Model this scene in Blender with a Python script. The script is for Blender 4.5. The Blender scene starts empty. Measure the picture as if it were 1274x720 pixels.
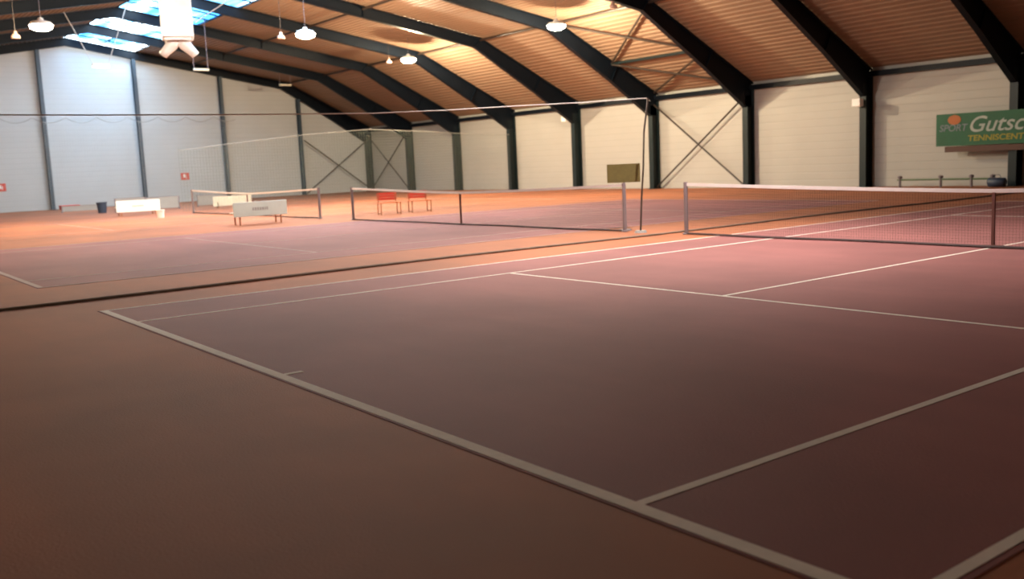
import bpy, math, random
from mathutils import Matrix, Vector
random.seed(7)
scene = bpy.context.scene
col = scene.collection
PI = math.pi

# ------------------------------------------------------------ helpers
class MB:
    """collects shapes, in the space of the future parent"""
    def __init__(self): self.v = []; self.f = []
    def poly(self, pts, faces):
        n = len(self.v); self.v += [tuple(p) for p in pts]; self.f += [tuple(n + i for i in f) for f in faces]; return self
    def box(self, x0, x1, y0, y1, z0, z1):
        p = [(x, y, z) for z in (z0, z1) for x, y in ((x0, y0), (x1, y0), (x1, y1), (x0, y1))]
        return self.poly(p, [(3, 2, 1, 0), (4, 5, 6, 7), (0, 1, 5, 4), (1, 2, 6, 5), (2, 3, 7, 6), (3, 0, 4, 7)])
    def bar(self, a, b, w, h=None, up=(0, 0, 1)):
        a, b = Vector(a), Vector(b); h = w if h is None else h
        d = (b - a).normalized(); u = Vector(up)
        if abs(d.dot(u)) > .99: u = Vector((0, 1, 0))
        s = d.cross(u).normalized(); u = s.cross(d).normalized()
        p = [q + s * (i * w / 2) + u * (j * h / 2) for q in (a, b) for i, j in ((-1, -1), (1, -1), (1, 1), (-1, 1))]
        return self.poly(p, [(3, 2, 1, 0), (4, 5, 6, 7), (0, 1, 5, 4), (1, 2, 6, 5), (2, 3, 7, 6), (3, 0, 4, 7)])
    def tube(self, pts, r, n=10, cap=True):
        pts = [Vector(p) for p in pts]; rs = r if isinstance(r, (list, tuple)) else [r] * len(pts)
        base = len(self.v); prev = None
        for k, p in enumerate(pts):
            d = (pts[min(k + 1, len(pts) - 1)] - pts[max(k - 1, 0)]).normalized()
            if prev is None:
                ref = Vector((0, 0, 1)) if abs(d.z) < .9 else Vector((1, 0, 0)); s = d.cross(ref).normalized()
            else: s = (prev - d * prev.dot(d)).normalized()
            prev = s; u = d.cross(s)
            for i in range(n):
                a = 2 * PI * i / n; self.v.append(tuple(p + (s * math.cos(a) + u * math.sin(a)) * rs[k]))
        for k in range(len(pts) - 1):
            for i in range(n):
                j = (i + 1) % n; self.f.append((base + k * n + i, base + k * n + j, base + (k + 1) * n + j, base + (k + 1) * n + i))
        if cap:
            self.f.append(tuple(base + i for i in reversed(range(n)))); m = base + (len(pts) - 1) * n; self.f.append(tuple(m + i for i in range(n)))
        return self
    def lathe(self, prof, n=24, c=(0, 0, 0)):
        base = len(self.v)
        for r, z in prof:
            for i in range(n):
                a = 2 * PI * i / n; self.v.append((c[0] + r * math.cos(a), c[1] + r * math.sin(a), c[2] + z))
        for k in range(len(prof) - 1):
            for i in range(n):
                j = (i + 1) % n; self.f.append((base + k * n + i, base + k * n + j, base + (k + 1) * n + j, base + (k + 1) * n + i))
        return self
    def build(self, name, mat, parent=None, smooth=False, bevel=0):
        me = bpy.data.meshes.new(name); me.from_pydata(self.v, [], self.f); me.update()
        me.materials.append(mat)
        o = bpy.data.objects.new(name, me); col.objects.link(o)
        if parent: o.parent = parent
        if smooth:
            for p in me.polygons: p.use_smooth = True
        if bevel:
            m = o.modifiers.new('bevel', 'BEVEL'); m.width = bevel; m.segments = 2; m.limit_method = 'ANGLE'
        return o

def tag(o, label, cat, group=None, kind=None):
    o['label'] = label; o['category'] = cat
    if group: o['group'] = group
    if kind: o['kind'] = kind
    return o
def empty(name, loc=(0, 0, 0), rz=0):
    o = bpy.data.objects.new(name, None); col.objects.link(o); o.location = loc; o.rotation_euler = (0, 0, rz); o.empty_display_size = .1
    return o
def structure(o, label=None):
    o['kind'] = 'structure'
    if label: o['label'] = label
    return o
def copy_tree(o, parent=None):
    c = o.copy(); col.objects.link(c); c.parent = parent
    for ch in [x for x in list(col.objects) if x.parent == o]: copy_tree(ch, c)
    return c

# ------------------------------------------------------------ materials
def mat(name, rgb, rough=.6, metal=0, spec=.5, noise=None, bump=None, coat=0):
    m = bpy.data.materials.new(name); m.use_nodes = True; nt = m.node_tree; b = nt.nodes['Principled BSDF']
    b.inputs['Roughness'].default_value = rough; b.inputs['Metallic'].default_value = metal
    b.inputs['Specular IOR Level'].default_value = spec
    b.inputs['Coat Weight'].default_value = coat
    sc, amt = noise or (3., .12)
    geo = nt.nodes.new('ShaderNodeNewGeometry')
    n = nt.nodes.new('ShaderNodeTexNoise'); n.inputs['Scale'].default_value = sc; n.inputs['Detail'].default_value = 4
    nt.links.new(geo.outputs['Position'], n.inputs['Vector'])
    mx = nt.nodes.new('ShaderNodeMix'); mx.data_type = 'RGBA'
    mx.inputs[6].default_value = (*[c * (1 - amt) for c in rgb], 1); mx.inputs[7].default_value = (*[min(1, c * (1 + amt)) for c in rgb], 1)
    nt.links.new(n.outputs['Fac'], mx.inputs[0]); nt.links.new(mx.outputs[2], b.inputs['Base Color'])
    return m
def nodes(m): return m.node_tree, m.node_tree.nodes['Principled BSDF']

def carpet(name, base, alt, dirt, sheen=.2):
    m = bpy.data.materials.new(name); m.use_nodes = True; nt, b = nodes(m)
    N = nt.nodes.new; Lk = nt.links.new
    geo = N('ShaderNodeNewGeometry')
    mp = N('ShaderNodeMapping'); mp.inputs['Scale'].default_value = (.25, 1.6, 1); Lk(geo.outputs['Position'], mp.inputs['Vector'])
    n1 = N('ShaderNodeTexNoise'); n1.inputs['Scale'].default_value = 1.0; n1.inputs['Detail'].default_value = 5; Lk(mp.outputs[0], n1.inputs['Vector'])
    n2 = N('ShaderNodeTexNoise'); n2.inputs['Scale'].default_value = .35; n2.inputs['Detail'].default_value = 6; Lk(geo.outputs['Position'], n2.inputs['Vector'])
    n3 = N('ShaderNodeTexNoise'); n3.inputs['Scale'].default_value = 60; n3.inputs['Detail'].default_value = 3; Lk(geo.outputs['Position'], n3.inputs['Vector'])
    r1 = N('ShaderNodeMapRange'); r1.inputs[1].default_value = .35; r1.inputs[2].default_value = .68; Lk(n1.outputs['Fac'], r1.inputs[0])
    r2 = N('ShaderNodeMapRange'); r2.inputs[1].default_value = .4; r2.inputs[2].default_value = .7; Lk(n2.outputs['Fac'], r2.inputs[0])
    m1 = N('ShaderNodeMix'); m1.data_type = 'RGBA'; m1.inputs[6].default_value = (*base, 1); m1.inputs[7].default_value = (*alt, 1); Lk(r1.outputs[0], m1.inputs[0])
    mm = N('ShaderNodeMath'); mm.operation = 'MULTIPLY'; mm.inputs[1].default_value = .9; Lk(r2.outputs[0], mm.inputs[0])
    m2 = N('ShaderNodeMix'); m2.data_type = 'RGBA'; m2.inputs[7].default_value = (*dirt, 1); Lk(mm.outputs[0], m2.inputs[0]); Lk(m1.outputs[2], m2.inputs[6])
    m3 = N('ShaderNodeMix'); m3.data_type = 'RGBA'; m3.blend_type = 'MULTIPLY'; m3.inputs[0].default_value = .35
    Lk(m2.outputs[2], m3.inputs[6]); Lk(n3.outputs['Color'], m3.inputs[7])
    g = N('ShaderNodeGamma'); Lk(m2.outputs[2], g.inputs[0]); g.inputs[1].default_value = 1
    Lk(g.outputs[0], b.inputs['Base Color'])
    bp = N('ShaderNodeBump'); bp.inputs['Strength'].default_value = .25; bp.inputs['Distance'].default_value = .01; Lk(n3.outputs['Fac'], bp.inputs['Height']); Lk(bp.outputs[0], b.inputs['Normal'])
    b.inputs['Roughness'].default_value = .8; b.inputs['Specular IOR Level'].default_value = sheen
    
    return m
def cladding(name, rgb, period, axis='z', dark=.90, vert=.0):
    m = bpy.data.materials.new(name); m.use_nodes = True; nt, b = nodes(m); N = nt.nodes.new; Lk = nt.links.new
    geo = N('ShaderNodeNewGeometry'); sp = N('ShaderNodeSeparateXYZ'); Lk(geo.outputs['Position'], sp.inputs[0])
    a = N('ShaderNodeMath'); a.operation = 'MULTIPLY'; a.inputs[1].default_value = 1 / period; Lk(sp.outputs['XYZ'.index(axis.upper())], a.inputs[0])
    fr = N('ShaderNodeMath'); fr.operation = 'FRACT'; Lk(a.outputs[0], fr.inputs[0])
    pk = N('ShaderNodeMath'); pk.operation = 'PINGPONG'; pk.inputs[1].default_value = .5; Lk(fr.outputs[0], pk.inputs[0])
    rg = N('ShaderNodeMapRange'); rg.inputs[1].default_value = .02; rg.inputs[2].default_value = .07; Lk(pk.outputs[0], rg.inputs[0])
    n = N('ShaderNodeTexNoise'); n.inputs['Scale'].default_value = .6; n.inputs['Detail'].default_value = 5; Lk(geo.outputs['Position'], n.inputs['Vector'])
    m0 = N('ShaderNodeMix'); m0.data_type = 'RGBA'; m0.inputs[6].default_value = (*[c * .9 for c in rgb], 1); m0.inputs[7].default_value = (*[min(1, c * 1.08) for c in rgb], 1); Lk(n.outputs['Fac'], m0.inputs[0])
    m1 = N('ShaderNodeMix'); m1.data_type = 'RGBA'; m1.inputs[6].default_value = (*[c * dark for c in rgb], 1); Lk(rg.outputs[0], m1.inputs[0]); Lk(m0.outputs[2], m1.inputs[7])
    Lk(m1.outputs[2], b.inputs['Base Color'])
    bp = N('ShaderNodeBump'); bp.inputs['Strength'].default_value = .3; bp.inputs['Distance'].default_value = .02; Lk(rg.outputs[0], bp.inputs['Height']); Lk(bp.outputs[0], b.inputs['Normal'])
    b.inputs['Roughness'].default_value = .55
    return m

M = {}
M['floor'] = carpet('orange_brown_carpet', (.37, .140, .072), (.43, .155, .074), (.27, .110, .062))
M['court'] = carpet('mauve_carpet', (.285, .120, .115), (.318, .130, .124), (.215, .092, .088))
M['line'] = mat('white_line_paint', (.80, .74, .66), .8, spec=.1, noise=(9, .12))
M['faintline'] = mat('worn_line_paint', (.50, .38, .33), .8, spec=.1, noise=(5, .25))
M['wall'] = cladding('white_cladding', (.43, .42, .385), .33)
M['gable'] = cladding('gable_cladding', (.50, .525, .54), .33)
M['roof'] = mat('brown_roof_sheet', (.27, .175, .115), .6, noise=(.5, .12))
M['steel'] = mat('dark_steel_paint', (.004, .007, .012), .42, spec=.14, noise=(2, .3))
M['column'] = mat('dark_green_steel_paint', (.010, .020, .022), .45, spec=.3, noise=(2, .25))
M['gpost'] = mat('blue_grey_steel_paint', (.030, .055, .080), .45, noise=(2, .25))
M['brown_steel'] = mat('brown_steel', (.03, .02, .015), .5)
M['white'] = mat('white_enamel', (.86, .86, .84), .35)
M['cream'] = mat('cream_board', (.72, .68, .55), .5)
M['mint'] = mat('mint_white_board', (.66, .76, .70), .5)
M['grey'] = mat('grey_net_fabric', (.30, .32, .32), .8)
M['greyboard'] = mat('grey_board', (.33, .33, .32), .7)
M['net'] = mat('dark_net_cord', (.06, .04, .04), .8)
M['netgreen'] = mat('grey_green_net_cord', (.20, .23, .19), .8)
M['netwhite'] = mat('pale_net_cord', (.46, .48, .47), .8)
M['tape'] = mat('white_net_tape', (.78, .74, .74), .7)
M['strap'] = mat('brown_centre_strap', (.15, .06, .05), .8)
M['post'] = mat('grey_purple_post', (.20, .165, .18), .5)
M['red'] = mat('red_paint', (.62, .055, .03), .5)
M['orange'] = mat('orange_slats', (.75, .20, .06), .5)
M['rust'] = mat('orange_brown_tube', (.36, .13, .05), .5)
M['olive'] = mat('olive_board', (.11, .088, .022), .7, noise=(14, .25))
M['strip'] = mat('grey_green_strip', (.22, .17, .13), .8, noise=(4, .3))
M['navy'] = mat('navy_plastic', (.03, .05, .09), .5)
M['green'] = mat('green_banner', (.003, .095, .034), .6, noise=(1.5, .3))
M['bwhite'] = mat('banner_white_ink', (.38, .43, .39), .6)
M['bgrey'] = mat('banner_grey_ink', (.16, .20, .22), .6)
M['borange'] = mat('banner_orange_ink', (.42, .12, .02), .6)
M['byellow'] = mat('banner_yellow_ink', (.32, .28, .02), .6)
M['bshadow'] = mat('brown_shadow_strip', (.10, .05, .035), .7)  # colour of the painted shadow below the banner
M['signink'] = mat('sign_white_ink', (.8, .78, .76), .6)
M['pink'] = mat('pale_pink_reflector', (.42, .26, .21), .5)
M['greenrail'] = mat('green_tube', (.10, .16, .07), .5)
M['cordgrey'] = mat('grey_edge_cord', (.30, .30, .28), .7)
M['cable'] = mat('pale_steel_cable', (.55, .52, .50), .4)

def emissive(name, rgb, s):
    m = bpy.data.materials.new(name); m.use_nodes = True; nt, b = nodes(m)
    b.inputs['Base Color'].default_value = (*rgb, 1); b.inputs['Emission Color'].default_value = (*rgb, 1); b.inputs['Emission Strength'].default_value = s
    n = nt.nodes.new('ShaderNodeTexNoise'); n.inputs['Scale'].default_value = 4
    return m
M['bulb'] = emissive('lit_lamp_glass', (1, .88, .70), 30)

# rooflight glazing: clear/blue tinted sheets, streaked along the ridge
def glazing():
    m = bpy.data.materials.new('blue_rooflight_sheet'); m.use_nodes = True; nt = m.node_tree; nt.nodes.clear(); N = nt.nodes.new; Lk = nt.links.new
    out = N('ShaderNodeOutputMaterial'); tr = N('ShaderNodeBsdfTransparent'); gl = N('ShaderNodeBsdfGlossy'); gl.inputs['Roughness'].default_value = .2
    mix = N('ShaderNodeMixShader'); mix.inputs[0].default_value = .06
    geo = N('ShaderNodeNewGeometry'); mp = N('ShaderNodeMapping'); mp.inputs['Scale'].default_value = (.12, 1.0, 0); Lk(geo.outputs['Position'], mp.inputs['Vector'])
    n = N('ShaderNodeTexNoise'); n.inputs['Scale'].default_value = .9; n.inputs['Detail'].default_value = 3; Lk(mp.outputs[0], n.inputs['Vector'])
    cr = N('ShaderNodeValToRGB'); e = cr.color_ramp.elements
    e[0].position = .40; e[0].color = (.012, .055, .13, 1); e[1].position = .62; e[1].color = (.95, .97, 1, 1)
    k = cr.color_ramp.elements.new(.51); k.color = (.05, .13, .19, 1)
    Lk(n.outputs['Fac'], cr.inputs[0]); Lk(cr.outputs[0], tr.inputs['Color']); Lk(tr.outputs[0], mix.inputs[1]); Lk(gl.outputs[0], mix.inputs[2]); Lk(mix.outputs[0], out.inputs[0])
    return m
M['glaze'] = glazing()

# ------------------------------------------------------------ hall dimensions
YW, YB = 33.34, -9.54          # long walls
YR = 11.9                      # ridge
X0, SP = -9.557, 6.119
FX = [X0 - SP * i for i in range(-1, 9)]      # frames; FX[1] carries the banner, FX[9] stands at the gable
XG = FX[9] - .28               # gable wall face
XE = 15.2
EZ, KY, KZ, RZ = 4.85, 26.6, 8.2, 10.75
def mir(y): return 2 * YR - y
def roof_z(y):
    if y < YR: y = mir(y)
    return RZ - (RZ - KZ) * (y - YR) / (KY - YR) if y < KY else KZ - (KZ - EZ) * (y - KY) / (YW - KY)

# ------------------------------------------------------------ setting
b = MB(); b.box(XG - .3, XE + .3, YB - .3, YW + .3, -.2, 0)
structure(b.build('floor', M['floor']), 'orange-brown carpet floor of the tennis hall')
b = MB(); b.box(XG - .3, XE + .3, YW, YW + .2, 0, EZ + .15)
structure(b.build('wall_far', M['wall']), 'long pale clad wall behind the steel columns')
b = MB(); b.box(XG - .3, XE + .3, YB - .2, YB, 0, EZ + .15)
structure(b.build('wall_back', M['wall']), 'long pale clad wall behind the viewer')
def gable(name, xa, xb, m):
    ys = [YB - .2, YB - .2, mir(KY), YR, KY, YW + .2, YW + .2]; zs = [0, EZ + .1, KZ + .1, RZ + .1, KZ + .1, EZ + .1, 0]
    p = [(x, y, z) for x in (xa, xb) for y, z in zip(ys, zs)]
    f = [tuple(range(7)), tuple(range(13, 6, -1))] + [(i, i + 7, (i + 1) % 7 + 7, (i + 1) % 7) for i in range(7)]
    return MB().poly(p, f).build(name, m)
structure(gable('wall_left', XG - .2, XG, M['gable']), 'tall pale gable wall at the far end of the hall')
structure(gable('wall_right', XE, XE + .2, M['wall']), 'gable wall behind the viewer')

# corrugated roof, lined with brown sheet; the rooflight opening lies on one slope beside the ridge
SKY_Y = 16.25; SKY_X = -15.676
def corrugated(b, xa, xb, ya, yb, z_of, pitch=.26, h=.032, t=.09):
    n = max(2, int(round(abs(yb - ya) / pitch))); prof = []
    for i in range(n):
        for fr, up in ((0, 0), (.42, 0), (.52, 1), (.90, 1)):
            y = ya + (yb - ya) * (i + fr) / n; prof.append((y, z_of(y) + .04 + h * up))
    prof.append((yb, z_of(yb) + .04))
    base = len(b.v); m = len(prof)
    for x in (xa, xb):
        for y, z in prof: b.v.append((x, y, z))
        for y, z in prof: b.v.append((x, y, z_of(y) + .04 + h + t))
    for i in range(m - 1):
        b.f.append((base + i, base + i + 1, base + 2 * m + i + 1, base + 2 * m + i))
        b.f.append((base + m + i + 1, base + m + i, base + 3 * m + i, base + 3 * m + i + 1))
        b.f.append((base + i + 1, base + i, base + m + i, base + m + i + 1)); b.f.append((base + 2 * m + i, base + 2 * m + i + 1, base + 3 * m + i + 1, base + 3 * m + i))
    b.f.append((base, base + 2 * m, base + 3 * m, base + m)); e = m - 1
    b.f.append((base + e + 2 * m, base + e, base + e + m, base + e + 3 * m))
b = MB()
xa, xb = XG - .3, XE + .3
corrugated(b, xa, xb, KY, YW + .3, roof_z)
corrugated(b, xa, xb, SKY_Y, KY, roof_z)
corrugated(b, SKY_X, xb, YR, SKY_Y, roof_z)
corrugated(b, xa, xb, mir(KY), YR, roof_z)
corrugated(b, xa, xb, YB - .3, mir(KY), roof_z)
structure(b.build('ceiling', M['roof']), 'brown corrugated roof lining')

sky_frames = [x for x in FX if x <= SKY_X + .2]
for n, (x1, x0) in enumerate(zip(sky_frames, sky_frames[1:] + [])):
    o = MB().poly([(x0, YR, roof_z(YR) + .12), (x1, YR, roof_z(YR) + .12), (x1, SKY_Y, roof_z(SKY_Y) + .12), (x0, SKY_Y, roof_z(SKY_Y) + .12)], [(0, 1, 2, 3)]).build('window_%d' % (n + 1), M['glaze'])
    structure(o, 'blue-white rooflight beside the ridge')
    fb = MB()
    for k in range(1, 4):
        xx = x0 + (x1 - x0) * k / 4
        fb.bar((xx, YR, roof_z(YR) + .07), (xx, SKY_Y, roof_z(SKY_Y) + .07), .05, .07)
    for yy in (YR + .05, SKY_Y - .03, (YR + SKY_Y) / 2):
        fb.bar((x0, yy, roof_z(yy) + .07), (x1, yy, roof_z(yy) + .07), .06, .08)
    fb.build('window_frame', M['steel'], o)
    # portal that guides sky light through the opening
    la = bpy.data.lights.new('rooflight_portal', 'AREA'); la.shape = 'RECTANGLE'; la.size = x1 - x0 - .1
    la.size_y = (SKY_Y - YR) * 1.01; la.cycles.is_portal = True
    lo = bpy.data.objects.new('rooflight_portal', la); col.objects.link(lo)
    lo.location = ((x0 + x1) / 2, (YR + SKY_Y) / 2, (roof_z(YR) + roof_z(SKY_Y)) / 2 + .2)
    lo.rotation_euler = (math.atan2(roof_z(SKY_Y) - roof_z(YR), SKY_Y - YR), 0, 0)

# ------------------------------------------------------------ steel frames
UP = [(YW, EZ), (KY, KZ), (YR, RZ)]                          # top edge of the rafter
LO = [(32.78, 3.75), (30.1, 5.45), (26.2, 7.72), (YR, 10.25)]  # its bottom edge
def frame_parts(root):
    for sgn, side in ((1, 'far'), (-1, 'near')):
        Y = (lambda y: y) if sgn > 0 else mir
        c = MB()                                               # column: two flanges and a web
        yo, yi = YW - .03, 32.80
        for ya, yb_ in ((yo - .03, yo), (yi, yi + .03)):
            a, d = sorted((Y(ya), Y(yb_))); c.box(-.15, .15, a, d, 0, 4.6 if ya > 33 else 3.78)
        a, d = sorted((Y(yi + .03), Y(yo - .03))); c.box(-.012, .012, a, d, 0, 4.3)
        a, d = sorted((Y(yi - .08), Y(YW - .01))); c.box(-.20, .20, a, d, 0, .03)
        c.build('column', M['column'], root)
        r = MB()                                               # rafter with its haunch
        poly = [(YW - .04, EZ - .35), (YW - .04, EZ), (KY, KZ), (YR, RZ), (YR, LO[3][1])] + [LO[2], LO[1], LO[0], (YW - .04, 3.75)]
        pts = [(x, Y(y), z) for x in (-.012, .012) for y, z in poly]; n = len(poly)
        r.poly(pts, [tuple(range(n)), tuple(range(2 * n - 1, n - 1, -1))])
        for p, q in ((UP[0], UP[1]), (UP[1], UP[2])):
            r.bar((0, Y(p[0]), p[1] - .015), (0, Y(q[0]), q[1] - .015), .24, .03)
        for p, q in ((LO[0], LO[1]), (LO[1], LO[2]), (LO[2], LO[3]), ((YW - .04, 3.76), LO[0])):
            r.bar((0, Y(p[0]), p[1] + .012), (0, Y(q[0]), q[1] + .012), .24, .03)
        for (y0, z0), (y1, z1) in (((KY, KZ), (26.2, 7.72)), ((30.5, 6.25), (30.1, 5.45)), ((19.8, roof_z(19.8)), (19.75, 8.88)), ):
            r.bar((0, Y(y0), z0 - .03), (0, Y(y1), z1 + .02), .2, .02)
        r.build('rafter', M['steel'], root)
    return root
place = ['at the right edge of the view, mostly out of sight', 'whose column carries the right end of the green banner', 'whose column stands just left of the green banner',
         'right of the diagonally braced wall bay', 'left of the diagonally braced wall bay, beside the olive scoreboard',
         'whose column stands just left of the olive scoreboard', 'second column to the left of the scoreboard',
         'whose column stands third left of the scoreboard', 'whose column stands next to the braced bay at the far corner', 'standing flat against the pale gable wall']
for i, x in enumerate(FX):
    root = empty('portal_frame', (x, YR, 0))
    tag(root, 'dark steel portal frame ' + place[i], 'roof frame', 'steel portal frames across the hall')
    if i == 0:
        tmp = empty('tmp', (0, 0, 0)); proto = root
        frame_parts(root)
        for ch in [o for o in col.objects if o.parent == root]:
            for v in ch.data.vertices: v.co.y -= YR
        bpy.data.objects.remove(tmp)
    else:
        for ch in [o for o in list(col.objects) if o.parent == proto]:
            c = ch.copy(); col.objects.link(c); c.parent = root

# gable posts
gy = [(-1.32, 'near the left edge of the view'), (4.44, 'out at the left edge of the view'), (10.2, 'third visible from the hall corner, with the red box at its foot'),
      (15.96, 'behind the white boards, second left of the pendant tube light'), (21.7, 'behind the far net, right of the small red wall sign'), (27.45, 'next to the hall corner, left of the crossed braces')]
gl = ['blue-grey gable post left of the view edge', 'blue-grey gable post beyond the left view edge', 'blue-grey gable post with a red box at its foot', 'blue-grey gable post rising behind the farther white bench board',
      'blue-grey gable post rising behind the cream board', 'dark gable post nearest the hall corner beside crossed braces']
for (y, _), lb in zip(gy, gl):
    if y < 6: continue
    zt = None
    yy = y if y > YR else mir(y)
    for (ya, za), (yb_, zb) in zip(LO, LO[1:]):
        if yb_ <= yy <= ya: zt = zb + (za - zb) * (yy - yb_) / (ya - yb_)
    zt -= .0
    root = empty('gable_post', (FX[9], y, 0)); tag(root, lb, 'post', 'posts of the gable wall')
    p = MB(); p.box(-.16, -.14, -.11, .11, 0, zt).box(.14, .16, -.11, .11, 0, zt).box(-.14, .14, -.01, .01, 0, zt); p.build('post', M['gpost'], root)
    MB().box(-.2, .2, -.16, .16, 0, .02).build('base_plate', M['gpost'], root)

# long members running the length of the hall
def purlin(y, z, w, h, lb, name='purlin', mt='steel'):
    o = empty(name, (0, y, z)); tag(o, lb, 'roof beam')
    b = MB(); b.bar((XG + .02, 0, 0), (XE - .05, 0, 0), w, h); b.build('beam', M[mt], o)
    pb = MB()
    return o
for y, lb in ((YW - .14, 'long dark eaves beam above the pale side wall'), (mir(YW - .14), 'long dark eaves beam above the wall behind the viewer')):
    o = MB(); o.bar((XG + .02, y, EZ - .19), (XE - .05, y, EZ - .19), .16, .22)
    tag(o.build('eaves_beam', M['steel']), lb, 'roof beam')
for y, lb in ((KY, 'long dark tube along the bend of the roof'), (19.8, 'long dark tube halfway between roof bend and rooflight')):
    for side, yy in (('', y), (' on the opposite slope', mir(y))):
        o = MB(); o.tube([(XG + .02, yy, roof_z(yy) - .11), (XE - .05, yy, roof_z(yy) - .11)], .06, 8)
        tag(o.build('roof_tube', M['brown_steel']), lb + side, 'roof beam')
o = MB(); o.tube([(FX[4], 30.2, roof_z(30.2) - .10), (FX[3], 30.2, roof_z(30.2) - .10)], .07, 8)
tag(o.build('roof_tube', M['column']), 'short dark tube crossing the braced roof bay above the braced wall bay', 'roof beam')

# diagonal bracing, rods as parts
def brace(lb, a, b_, c, d, r=.045):
    root = empty('cross_brace', a); tag(root, lb, 'cross brace', 'crossed steel braces')
    A, B, C_, D = [Vector(q) - Vector(a) for q in (a, b_, c, d)]
    MB().tube([A, B], r, 8).build('rod', M['brown_steel'], root)
    off = Vector((0, -.1, 0)) if abs(a[1] - b_[1]) < .1 else Vector((0, 0, -.1))
    if abs(a[0] - b_[0]) < .1: off = Vector((.1, 0, 0))
    MB().tube([C_ + off, D + off], r, 8).build('rod', M['brown_steel'], root)
yb = 33.05
for (i, j, lb) in ((4, 3, 'crossed braces on the pale wall bay right of the olive scoreboard'), (9, 8, 'crossed braces on the side wall bay at the far corner')):
    brace(lb, (FX[i] + .16, yb, .1), (FX[j] - .16, yb, 4.3), (FX[i] + .16, yb, 4.3), (FX[j] - .16, yb, .1))
brace('crossed braces on the gable wall bay at the far corner', (FX[9] + .2, 27.6, .1), (FX[9] + .2, 33.0, 4.0), (FX[9] + .2, 27.6, 4.0), (FX[9] + .2, 33.0, .1))
def rz(y): return roof_z(y) - .10
brace('crossed braces in the steep roof bay just above the braced wall', (FX[4] + .14, 33.0, rz(33.0)), (FX[3] - .14, 30.3, rz(30.3)), (FX[4] + .14, 30.1, rz(30.1)), (FX[3] - .14, 32.9, rz(32.9)), .05)
brace('crossed braces in the upper steep roof bay right of the lamp', (FX[4] + .14, 30.1, rz(30.1)), (FX[3] - .14, 26.7, rz(26.7)), (FX[4] + .14, 26.5, rz(26.5)), (FX[3] - .14, 30.1, rz(30.1)), .05)

# ------------------------------------------------------------ tennis courts
LW = .058
def court(cx, lb, lw=LW, surface='court', ink='line'):
    root = empty('tennis_court', (cx, 11.885, 0)); tag(root, lb, 'tennis court', 'tennis courts side by side')
    MB().box(-5.55, 5.55, -11.95, 11.95, 0, .004).build('playing_surface', M[surface], root)
    def ln(name, x0, x1, y0, y1): MB().box(x0, x1, y0, y1, .004, .0065).build(name, M[ink], root)
    w = lw
    for s in (-1, 1):
        y = s * 11.885; ln('baseline', -5.485 - w / 2, 5.485 + w / 2, y - .045, y + .045)
        ln('service_line', -4.115, 4.115, s * 6.40 - w / 2, s * 6.40 + w / 2)
        a, d = sorted((s * 11.84, s * 11.68)); ln('center_mark', -w / 2, w / 2, a, d)
        ln('doubles_sideline', s * 5.485 - w / 2, s * 5.485 + w / 2, -11.84, 11.84)
        ln('singles_sideline', s * 4.115 - w / 2, s * 4.115 + w / 2, -11.84, 11.84)
    ln('center_service_line', -w / 2, w / 2, -6.37, 6.37)
    return root
court(0, 'mauve tennis court with white lines in the foreground')
court(-14.83, 'mauve tennis court in the middle, beyond the dark floor strip', .045, 'court', 'faintline')
court(-30.4, 'farthest tennis court, all orange, between the two bench boards', .04, 'floor', 'faintline')

def tennis_net(cx, xl, xr, lb, step=.05, t=.0018):
    root = empty('tennis_net', (cx, 11.885, .007)); tag(root, lb, 'tennis net', 'tennis nets')
    L_, R_ = xl - cx, xr - cx
    def top(x): 
        e = abs(x) / (R_ if x > 0 else -L_); return .914 + (1.07 - .914) * e ** 1.3
    b = MB(); n = int((R_ - L_) / step)
    for i in range(1, n):
        x = L_ + i * step; b.bar((x, 0, .03), (x, 0, top(x) - .02), t)
    for k in range(20):
        z = .03 + k * .046; segs = 8
        for s in range(segs):
            xa_ = L_ + (R_ - L_) * s / segs; xb_ = L_ + (R_ - L_) * (s + 1) / segs
            b.bar((xa_, 0, z * top(xa_) / .93), (xb_, 0, z * top(xb_) / .93), t)
    b.build('mesh', M['net'], root)
    b = MB(); m = 24; xs = [L_ + (R_ - L_) * i / m for i in range(m + 1)]
    for a, c in zip(xs, xs[1:]):
        b.poly([(a, -.012, top(a) - .06), (c, -.012, top(c) - .06), (c, -.012, top(c)), (a, -.012, top(a)), (a, .012, top(a) - .06), (c, .012, top(c) - .06), (c, .012, top(c)), (a, .012, top(a))],
               [(0, 1, 2, 3), (7, 6, 5, 4), (3, 2, 6, 7), (1, 0, 4, 5)])
    b.build('top_tape', M['tape'], root)
    pts = []
    for i in range(25):
        x = L_ + (R_ - L_) * i / 24; pts.append((x, -.03 - .10 * math.sin(PI * i / 24 * 3) ** 2, .022))
    MB().tube(pts, .022, 6).build('bottom_hem', M['net'], root)
    for x in (L_, R_):
        p = MB(); p.tube([(x, 0, 0), (x, 0, 1.09)], .045, 12); p.lathe([(.085, 0), (.085, .02), (.05, .03)], 12, (x, 0, 0)); p.build('post', M['post'], root, smooth=False)
    s = MB(); s.box(-.022, .022, -.02, .02, .03, .86).box(-.16, .16, -.05, .05, 0, .035).box(-.06, .06, -.10, .10, 0, .03)
    s.build('center_strap', M['strap'], root)
    return root
tennis_net(0, -6.40, 6.40, 'nearest tennis net with thick grey post at its left end')
tennis_net(-14.83, -21.25, -8.25, 'tennis net of the middle court with the olive scoreboard beside its right post')
tennis_net(-30.4, -37.1, -23.75, 'farthest tennis net, behind the mint white bench board')

# long dark strip lying between the near courts
pts = [(-6.75 - .10 * math.sin(i * .9) - .018 * i, -9.4 + i * 1.75, .022) for i in range(25)]
b = MB(); b.tube(pts, .021, 8); 
tag(b.build('rolled_divider_net', M['strip']), 'long dark roll of net lying on the orange floor between the two near courts', 'net')

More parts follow.
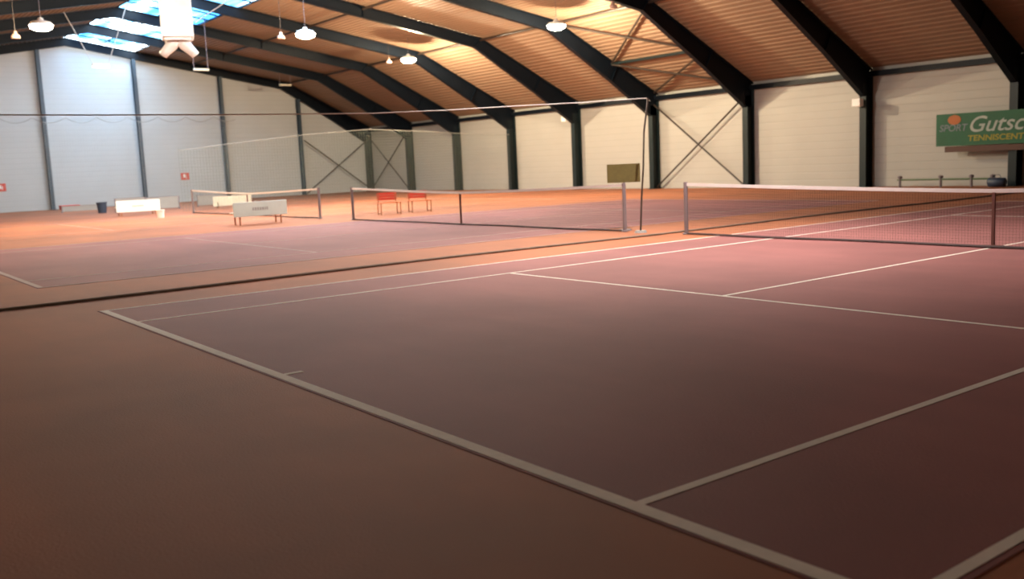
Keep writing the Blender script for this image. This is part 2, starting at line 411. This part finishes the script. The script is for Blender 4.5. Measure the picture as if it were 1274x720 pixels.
# slender pole with cable
root = empty('divider_pole', (-7.72, 11.85, 0)); tag(root, 'thin bent dark pole standing on the floor just right of the olive scoreboard', 'pole')
b = MB(); b.tube([(0, 0, .03), (-.02, .08, .8), (.03, .10, 1.4), (-.02, .20, 2.2), (.03, .30, 2.93)], .02, 8); b.build('rod', M['brown_steel'], root)
MB().lathe([(0, .05), (.12, .05), (.14, 0), (0, 0)], 16).build('foot', M['greyboard'], root)
# cable: from the pole top towards the wall behind the viewer, and a stay to the frame column
zt = 2.93; A = Vector((-7.69, 12.15, zt))
zs = [(12.15, 2.93), (10.3, 2.83), (8.57, 2.76), (6.9, 2.68), (5.33, 2.63), (3.38, 2.62), (.96, 2.62), (-.55, 2.63), (-4, 2.85), (-9.5, 3.4)]
b = MB(); b.tube([(-7.75, y, z) for y, z in zs], .011, 6)
tag(b.build('net_cable', M['cable']), 'thin pale sagging cable stretched across the hall above the middle court', 'cable')
b = MB(); b.tube([(-7.75, 12.15, 2.93), (FX[4] + .1, 32.75, 4.5)], .011, 6)
tag(b.build('stay_cable', M['cable']), 'thin pale cable from the bent pole to the column behind the scoreboard', 'cable')

# hanging nets at the far end
def hanging_net(name, x, y0, y1, topf, step, t, mt, lb, cat='net', scallop=None):
    root = empty(name, (x, y0, 0)); tag(root, lb, cat)
    b = MB(); n = int((y1 - y0) / step)
    for i in range(n + 1):
        y = i * step; b.bar((0, y, .02), (0, y, topf(y + y0)), t)
    m = 40
    k = 0
    while k * step * 1.0 < 6:
        z = .05 + k * step; k += 1
        for s in range(m):
            ya = (y1 - y0) * s / m; yb_ = (y1 - y0) * (s + 1) / m
            if z < min(topf(ya + y0), topf(yb_ + y0)): b.bar((0, ya, z), (0, yb_, z), t)
    b.build('mesh', M[mt], root)
    pts = [(0, (y1 - y0) * i / 120, topf(y0 + (y1 - y0) * i / 120)) for i in range(121)]
    MB().tube(pts, .024 if scallop else .014, 5).build('edge_cord', M['greyboard'] if scallop else M['cordgrey'], root)
    return root
def interp(tab, y):
    if y <= tab[0][0]: return tab[0][1]
    for (a, za), (c, zc) in zip(tab, tab[1:]):
        if a <= y <= c: return za + (zc - za) * (y - a) / (c - a)
    return tab[-1][1]
tab = [(-9, 3.6), (0, 3.0), (8, 2.9), (12.5, 3.0), (15.4, 3.3), (18.9, 3.62), (22.8, 3.85), (25.9, 3.7), (30.4, 3.42), (33, 3.4)]
hanging_net('divider_net', -39.5, 12.2, 32.4, lambda y: interp(tab, y), .15, .006, 'netgreen', 'tall sagging grey-green net hanging beyond the farthest court')
def scal(y):
    k = ((y + 2) / 1.9) % 1.0; return 5.75 - .34 * (1 - (2 * k - 1) ** 2)
hanging_net('backstop_net', XG + 1.0, -2, 22.3, scal, .16, .007, 'netwhite', 'pale net with scalloped top hung along the gable wall', scallop=True)
tag(MB().tube([(XG + 1.06, -2.2, 5.82), (XG + 1.06, 12, 5.78), (XG + 1.06, 22.4, 5.80)], .015, 5).build('net_cable', M['cable']), 'thin cable carrying the scalloped net along the gable wall', 'cable')

# ------------------------------------------------------------ boards, benches, chairs
def bench_board(name, x, y0, y1, z0, z1, mt, lb, tilt=.0, bench=True):
    root = empty(name, (x, (y0 + y1) / 2, 0)); tag(root, lb, 'bench'); h = (y1 - y0) / 2
    MB().box(-.02 , .02, -h, h, z0, z1).build('back_board', M[mt], root, bevel=.008)
    for k in (-1, 1):
        y = k * (h - .22)
        MB().box(-.05, -.02, y - .02, y + .02, 0, z0 + .25).build('leg', M['rust'], root)
        MB().box(-.5, -.46, y - .02, y + .02, 0, .38).build('leg', M['rust'], root)
    MB().box(-.52, -.03, -h + .05, h - .05, .38, .42).build('seat', M['cream'], root, bevel=.008)
    # dark print on the board, a blurred row of marks
    b = MB(); zc = (z0 + z1) / 2
    rr = random.Random(3)
    y = -.28
    while y < .28:
        w = rr.uniform(.04, .07); b.box(.0205, .0225, y, y + w, zc - .05, zc + .05); y += w + .03
    b.build('lettering', M['greyboard'], root)
    return root
bench_board('bench', -23.15, 8.50, 10.38, .28, .76, 'mint', 'nearer bench with long mint white back board beside the farthest net')
bench_board('bench', -39.0, 8.95, 10.95, .18, .70, 'white', 'farther bench with plain white back board before the gable wall')

root = empty('cream_board', (-42, 15.65, 0)); tag(root, 'cream board standing behind the farthest tennis net', 'board')
MB().box(-.02, .02, -1.05, 1.05, .08, .60).build('panel', M['cream'], root, bevel=.01)
for k in (-.8, .8): MB().box(-.15, .15, k - .03, k + .03, 0, .08).box(-.02, .02, k - .03, k + .03, 0.02, .3).build('foot', M['rust'], root)
def low_board(x, y0, y1, z1, lb):
    root = empty('low_screen', (x, (y0 + y1) / 2, 0)); tag(root, lb, 'screen', 'low grey screens at the gable end'); h = (y1 - y0) / 2
    MB().box(-.015, .015, -h, h, .06, z1).build('panel', M['greyboard'], root)
    MB().box(-.02, .02, -h, h, z1, z1 + .03).build('top_rail', M['post'], root)
    for k in (-h + .03, h - .03): MB().box(-.12, .12, k - .03, k + .03, 0, .05).box(-.025, .025, k - .025, k + .025, 0, z1 + .03).build('post', M['post'], root)
low_board(-50.5, 9.0, 11.3, .34, 'low grey screen right of the red box at the gable post')
low_board(-45.2, 10.5, 12.1, .70, 'grey screen behind the left end of the farther bench')
low_board(-45.4, 12.15, 13.95, .66, 'grey screen showing right of the farther bench')
low_board(-46.5, 15.3, 17.0, .60, 'grey screen beside the cream board behind the farthest net')

root = empty('waste_bin', (-45.6, 9.95, 0)); tag(root, 'small navy bin left of the farther bench', 'bin')
MB().lathe([(0, 0), (.20, 0), (.26, .55), (.24, .55), (.19, .03), (0, .03)], 16).build('body', M['navy'], root); MB().lathe([(.255, .53), (.28, .53), (.28, .57), (.24, .57)], 16).build('rim', M['navy'], root)
root = empty('white_bucket', (-33.9, 9.4, .007)); tag(root, 'small white bucket on the floor right of the farther bench', 'bucket')
MB().lathe([(0, 0), (.13, 0), (.17, .34), (.155, .34), (.12, .02), (0, .02)], 16).build('body', M['white'], root); MB().lathe([(.165, .31), (.185, .31), (.185, .335), (.165, .335)], 16).build('rim', M['white'], root)
root = empty('red_box', (-57.1, 10.85, 0)); tag(root, 'low red box on the floor at the foot of the gable post', 'box')
MB().box(-.3, .3, -.55, .55, 0, .22).build('body', M['red'], root, bevel=.02); MB().box(-.32, .32, -.57, .57, .22, .27).build('lid', M['red'], root, bevel=.01)

def wall_sign(y, z, lb, w=.28):
    root = empty('wall_sign', (XG + .02, y, z)); tag(root, lb, 'sign', 'small red signs on the gable wall')
    MB().box(0, .02, -w, w, -.24, .24).build('plate', M['red'], root, bevel=.006)
    MB().box(.0205, .024, -w * .45, w * .05, -.08, .14).box(.0205, .024, w * .2, w * .35, -.16, .10).build('symbol', M['signink'], root)
wall_sign(7.4, 1.55, 'small red sign low on the gable wall at the left edge')
wall_sign(18.8, 1.75, 'small red sign on the gable wall above the farthest net')

def red_chair(x, y, lb, first=None):
    root = empty('metal_chair', (x, y, 0), math.radians(74)); tag(root, lb, 'chair', 'red and orange chairs beyond the middle net')
    w, d, sh, bh = .36, .26, .42, .80
    for sx in (-1, 1):
        for sy in (-1, 1):
            MB().tube([(sx * w, sy * d, 0), (sx * w, sy * d, sh)], .02, 8).build('leg', M['rust'], root)
        MB().bar((sx * w, -d, .05), (sx * w, d, .05), .025).build('floor_rail', M['rust'], root)
        MB().tube([(sx * w * .9, d, sh), (sx * w * .88, d + .06, bh)], .018, 8).build('back_post', M['rust'], root)
    s = MB()
    for k in range(5): s.box(-w - .02, w + .02, -d + k * .108, -d + k * .108 + .085, sh, sh + .025)
    s.build('seat', M['orange'], root)
    r = MB()
    for k in range(3): r.bar((-w, d + .035 + k * .012, .56 + k * .095), (w, d + .035 + k * .012, .56 + k * .095), .02, .08)
    r.build('backrest', M['red'], root)
red_chair(-22.95, 14.25, 'left one of the two red-backed metal chairs behind the middle net')
red_chair(-22.95, 15.55, 'right one of the two red-backed metal chairs behind the middle net')

# scoreboard
root = empty('scoreboard', (-8.50, 12.13, 0), math.radians(46)); tag(root, 'square olive scoreboard panel raised on a pole at the net post', 'scoreboard')
MB().box(-.375, .375, -.02, .02, 1.10, 1.52).build('panel', M['olive'], root, bevel=.005)
MB().tube([(0, .045, .02), (0, .045, 1.5)], .022, 8).build('pole', M['post'], root)
MB().lathe([(0, .03), (.13, .03), (.15, 0), (0, 0)], 14, (0, .045, 0)).build('foot', M['post'], root)

# green banner
def text(parent, s, size, loc, mt, name, shear=.0, xs=1):
    cu = bpy.data.curves.new(name, 'FONT'); cu.body = s; cu.size = size; cu.shear = shear; cu.extrude = .004; cu.offset = .006
    o = bpy.data.objects.new(name, cu); col.objects.link(o); bpy.context.view_layer.update()
    me = bpy.data.meshes.new_from_object(o.evaluated_get(bpy.context.evaluated_depsgraph_get())); bpy.data.objects.remove(o)
    for v in me.vertices: x, y, z = v.co; v.co = (x * xs, -z, y)
    me.materials.clear(); me.materials.append(mt)
    t = bpy.data.objects.new(name, me); col.objects.link(t); t.parent = parent; t.location = loc
    return t
BW, BH = 6.2, 1.22
root = empty('advertising_banner', (-12.42, 32.70, 1.56)); tag(root, 'green advertising banner with white script hung on the wall columns at right', 'banner')
MB().box(0, BW, 0, .03, 0, BH).build('panel', M['green'], root)
MB().box(.35, BW - .3, .0, .05, -.24, -.02).build('banner_shadow', M['bshadow'], root)  # brown strip standing in for the shadow under the banner
text(root, 'SPORT', .36, (.12, -.006, .56), M['bgrey'], 'small_lettering', .2, 1.0)
b = MB(); b.lathe([(0, .012), (.20, .012), (.20, 0)], 20)
for i in range(len(b.v)): x, y, z = b.v[i]; b.v[i] = (x * 1.3 + .72, -z, y * .9 + .98)
b.build('sun_emblem', M['borange'], root)
text(root, 'Gutschein', .82, (1.22, -.006, .50), M['bwhite'], 'script_lettering', .35, 1.05)
text(root, 'TENNISCENTER', .30, (1.25, -.006, .16), M['byellow'], 'yellow_lettering', .1, 1.15)

# low green rail along the wall
root = empty('low_rail', (-12, 32.5, 0)); tag(root, 'low green rail with dark knobs along the wall under the banner', 'rail')
MB().tube([(-1.9, 0, .30), (2.0, 0, .30)], .035, 8).build('rail', M['greenrail'], root)
for x in (-1.8, -.1, 1.1, 1.9): MB().lathe([(0, 0), (.05, 0), (.05, .34), (.09, .36), (.09, .44), (0, .47)], 10, (x, 0, 0)).build('post', M['post'], root)
root = empty('kit_bag', (-9.75, 32.1, 0)); tag(root, 'small dark bag on the floor at the right column', 'bag')
b = MB(); b.tube([(-.32, 0, .17), (-.28, 0, .18), (.28, 0, .18), (.32, 0, .17)], [.10, .17, .17, .10], 14); b.build('body', M['navy'], root, smooth=True)
MB().tube([(-.15, 0, .33), (-.1, 0, .45), (.1, 0, .45), (.15, 0, .33)], .012, 6).build('handle', M['navy'], root)

# small white boxes on two columns
for x, z, lb in ((FX[2] - .02, 3.5, 'small white box on the column left of the green banner'), (FX[5] - .27, 4.02, 'small white box on the column left of the scoreboard')):
    root = empty('speaker_box', (x, 32.52, z)); tag(root, lb, 'box', 'white boxes on the columns')
    MB().box(-.22, .16, -.14, .14, -.16, .16).build('body', M['white'], root, bevel=.02)
    MB().box(-.03, .03, .14, .19, -.05, .05).build('bracket', M['greyboard'], root)

# ------------------------------------------------------------ lamps
def pendant(x, y, z, lb, lit, power=0, colr=(1, .80, .52), beam=None):
    root = empty('pendant_lamp', (x, y, z)); tag(root, lb, 'lamp', 'lit lamps under the roof' if lit else 'unlit fixtures under the roof')
    top = roof_z(y) + .03 - z
    if lit:
        MB().lathe([(.05, .26), (.09, .24), (.11, .16), (.34, .10), (.44, -.02), (.425, -.02), (.32, .08), (.10, .14)], 24).build('reflector', M['white'], root, smooth=True)
        MB().lathe([(0, .10), (.20, .09), (.34, .03), (.40, -.04), (.38, -.13), (.22, -.20), (0, -.22)], 20).build('bulb', M['bulb'], root, smooth=True)
        MB().tube([(0, 0, .24), (0, 0, top)], .012, 6).build('suspension_rod', M['post'], root)
        la = bpy.data.lights.new('lamp_light', 'SPOT' if beam else 'POINT')
        if beam: la.spot_size = math.radians(beam); la.spot_blend = .9
        la.energy = power; la.color = colr; la.shadow_soft_size = .16
        lo = bpy.data.objects.new('lamp_light', la); col.objects.link(lo); lo.parent = root; lo.location = (0, 0, -.36)
    else:
        MB().lathe([(0, .22), (.06, .22), (.07, .12), (.16, .04), (.17, -.06), (.0, -.06)], 16).build('reflector', M['pink'], root, smooth=True)
        MB().tube([(0, 0, .2), (0, 0, top)], .012, 6).build('suspension_rod', M['brown_steel'], root)
PW = 3000
pendant(-25.2, 24.4, 7.53, 'lit lamp hanging just left of the braced roof bay', True, PW)
pendant(-37.66, 24.4, 7.49, 'lit lamp farthest right along the row of the far roof bays', True, PW)
pendant(-30.83, 15.2, 7.50, 'lit lamp between the white heater and the far roof lamp', True, PW)
pendant(-31.9, 5.1, 7.50, 'lit lamp at the left edge under the roof', True, PW)
pendant(-18.4, 15.2, 7.55, 'added fill lamp hanging above the middle court, out of the view', True, PW * .5, (1, .86, .72))  # unseen lamp, added to brighten the middle court and the heater
pendant(-4.6, 10.4, 7.55, 'added fill lamp hanging above the near net, out of the view', True, PW * 1.45, (1, .88, .80), 124)  # invented lamp outside the view, throws the bright pool around the near net
pendant(-19.4, 5.1, 7.55, 'added fill lamp near the viewer on the left roof slope, out of the view', True, PW * .35, (1, .86, .72))  # weak unseen lamp, added as fill for surfaces facing the camera
pendant(-21.6, 24.4, 7.75, 'small unlit fixture in the corner of the braced roof bay', False)
pendant(-39.75, 24.4, 7.54, 'small unlit fixture just left of the far right lamp', False)
pendant(-33.3, 15.2, 7.66, 'small unlit fixture just left of the middle lamp', False)
pendant(-34.6, 4.7, 7.4, 'small unlit fixture just left of the leftmost lamp', False)

def tube_light(x, y, z, lb, mt, v=True):
    hm = M['cable'] if v else M['post']
    root = empty('tube_light', (x, y, z)); tag(root, lb, 'lamp', 'tube lights before the gable wall')
    MB().box(-.09, .09, -.42, .42, -.06, .06).build('housing', M[mt], root, bevel=.015)
    for s in (-1, 1): MB().tube([(0, s * .38, .05), (0, s * 1.55 if v else s * .38, roof_z(y + s * (1.55 if v else .4)) + .03 - z)], .02, 6).build('hanger', hm, root)
    if v: MB().tube([(.02, -.40, -.09), (.02, .40, -.09)], .05, 10).build('tube', M['bulb'], root)
tube_light(-46.0, 10.70, 7.70, 'white tube light hung on two slanting wires before the gable', 'white')
tube_light(-44.6, 15.5, 7.42, 'dim tube light just right of the heater outlets', 'cream', False)
tube_light(-53.7, 24.4, 7.55, 'dim tube light near the corner end of the roof', 'cream', False)

# ------------------------------------------------------------ heater
hx, hy = -24.98, 7.80
root = empty('air_heater', (hx, hy, 6.2), math.radians(-18)); tag(root, 'big white box heater hanging from the roof with two splayed outlets', 'heater')
h = MB(); h.box(-.50, .50, -.50, .50, .02, 1.25); h.build('housing', M['white'], root, bevel=.03)
g = MB()
for k in range(9): g.box(.50, .515, -.42, .42, .2 + k * .1, .24 + k * .1)
g.build('louvre_grille', M['white'], root)
MB().box(-.42, .42, -.42, .42, -.06, .02).build('collar', M['white'], root)
for s in (-1, 1):
    d = MB(); d.tube([(0, s * .10, -.02), (0, s * .20, -.18), (0, s * .42, -.40), (0, s * .52, -.52)], [.20, .19, .15, .14], 18)
    d.build('outlet', M['white'], root, smooth=True)
for sx in (-.42, .42):
    for sy in (-.42, .42):
        MB().tube([(sx, sy, 1.25), (sx, sy, roof_z(hy + sy) + .02 - 6.2)], .012, 6).build('hanger', M['cable'], root)
MB().box(-.68, -.50, -.16, .16, .78, 1.12).build('motor', M['greyboard'], root, bevel=.02)
tag(MB().tube([(-24.75, 8.35, 6.75), (-24.5, 9.3, 7.4), (-24.4, 11.4, roof_z(11.4) + .0)], .02, 6).build('supply_cable', M['cable']), 'pale slanting supply cable right of the white heater', 'cable')

# ------------------------------------------------------------ daylight
w = bpy.data.worlds.new('daylight'); scene.world = w; w.use_nodes = True
bg = w.node_tree.nodes['Background']; bg.inputs[0].default_value = (.68, .86, 1.0, 1); bg.inputs[1].default_value = 30.0

# ------------------------------------------------------------ camera
F = 1177.353; yaw, pitch, roll = -0.9266858679220014, 0.1323501995240917, -0.04445801612990372
fw = Vector((math.sin(yaw) * math.cos(pitch), math.cos(yaw) * math.cos(pitch), -math.sin(pitch)))
r = fw.cross(Vector((0, 0, 1))).normalized(); u = r.cross(fw)
r2 = math.cos(roll) * r + math.sin(roll) * u; u2 = -math.sin(roll) * r + math.cos(roll) * u
cam = bpy.data.cameras.new('camera'); cam.sensor_width = 36; cam.lens = F / 1274 * 36; cam.clip_end = 300
co = bpy.data.objects.new('camera', cam); col.objects.link(co)
co.matrix_world = Matrix(((r2.x, u2.x, -fw.x, 7.258), (r2.y, u2.y, -fw.y, -3.025), (r2.z, u2.z, -fw.z, 1.6445), (0, 0, 0, 1)))
cam.dof.use_dof = True; cam.dof.focus_distance = 9; cam.dof.aperture_fstop = 1.6
scene.camera = co
vs = scene.view_settings; vs.view_transform = 'Standard'; vs.look = 'None'; vs.gamma = 1; vs.use_curve_mapping = False; vs.exposure = 0.28
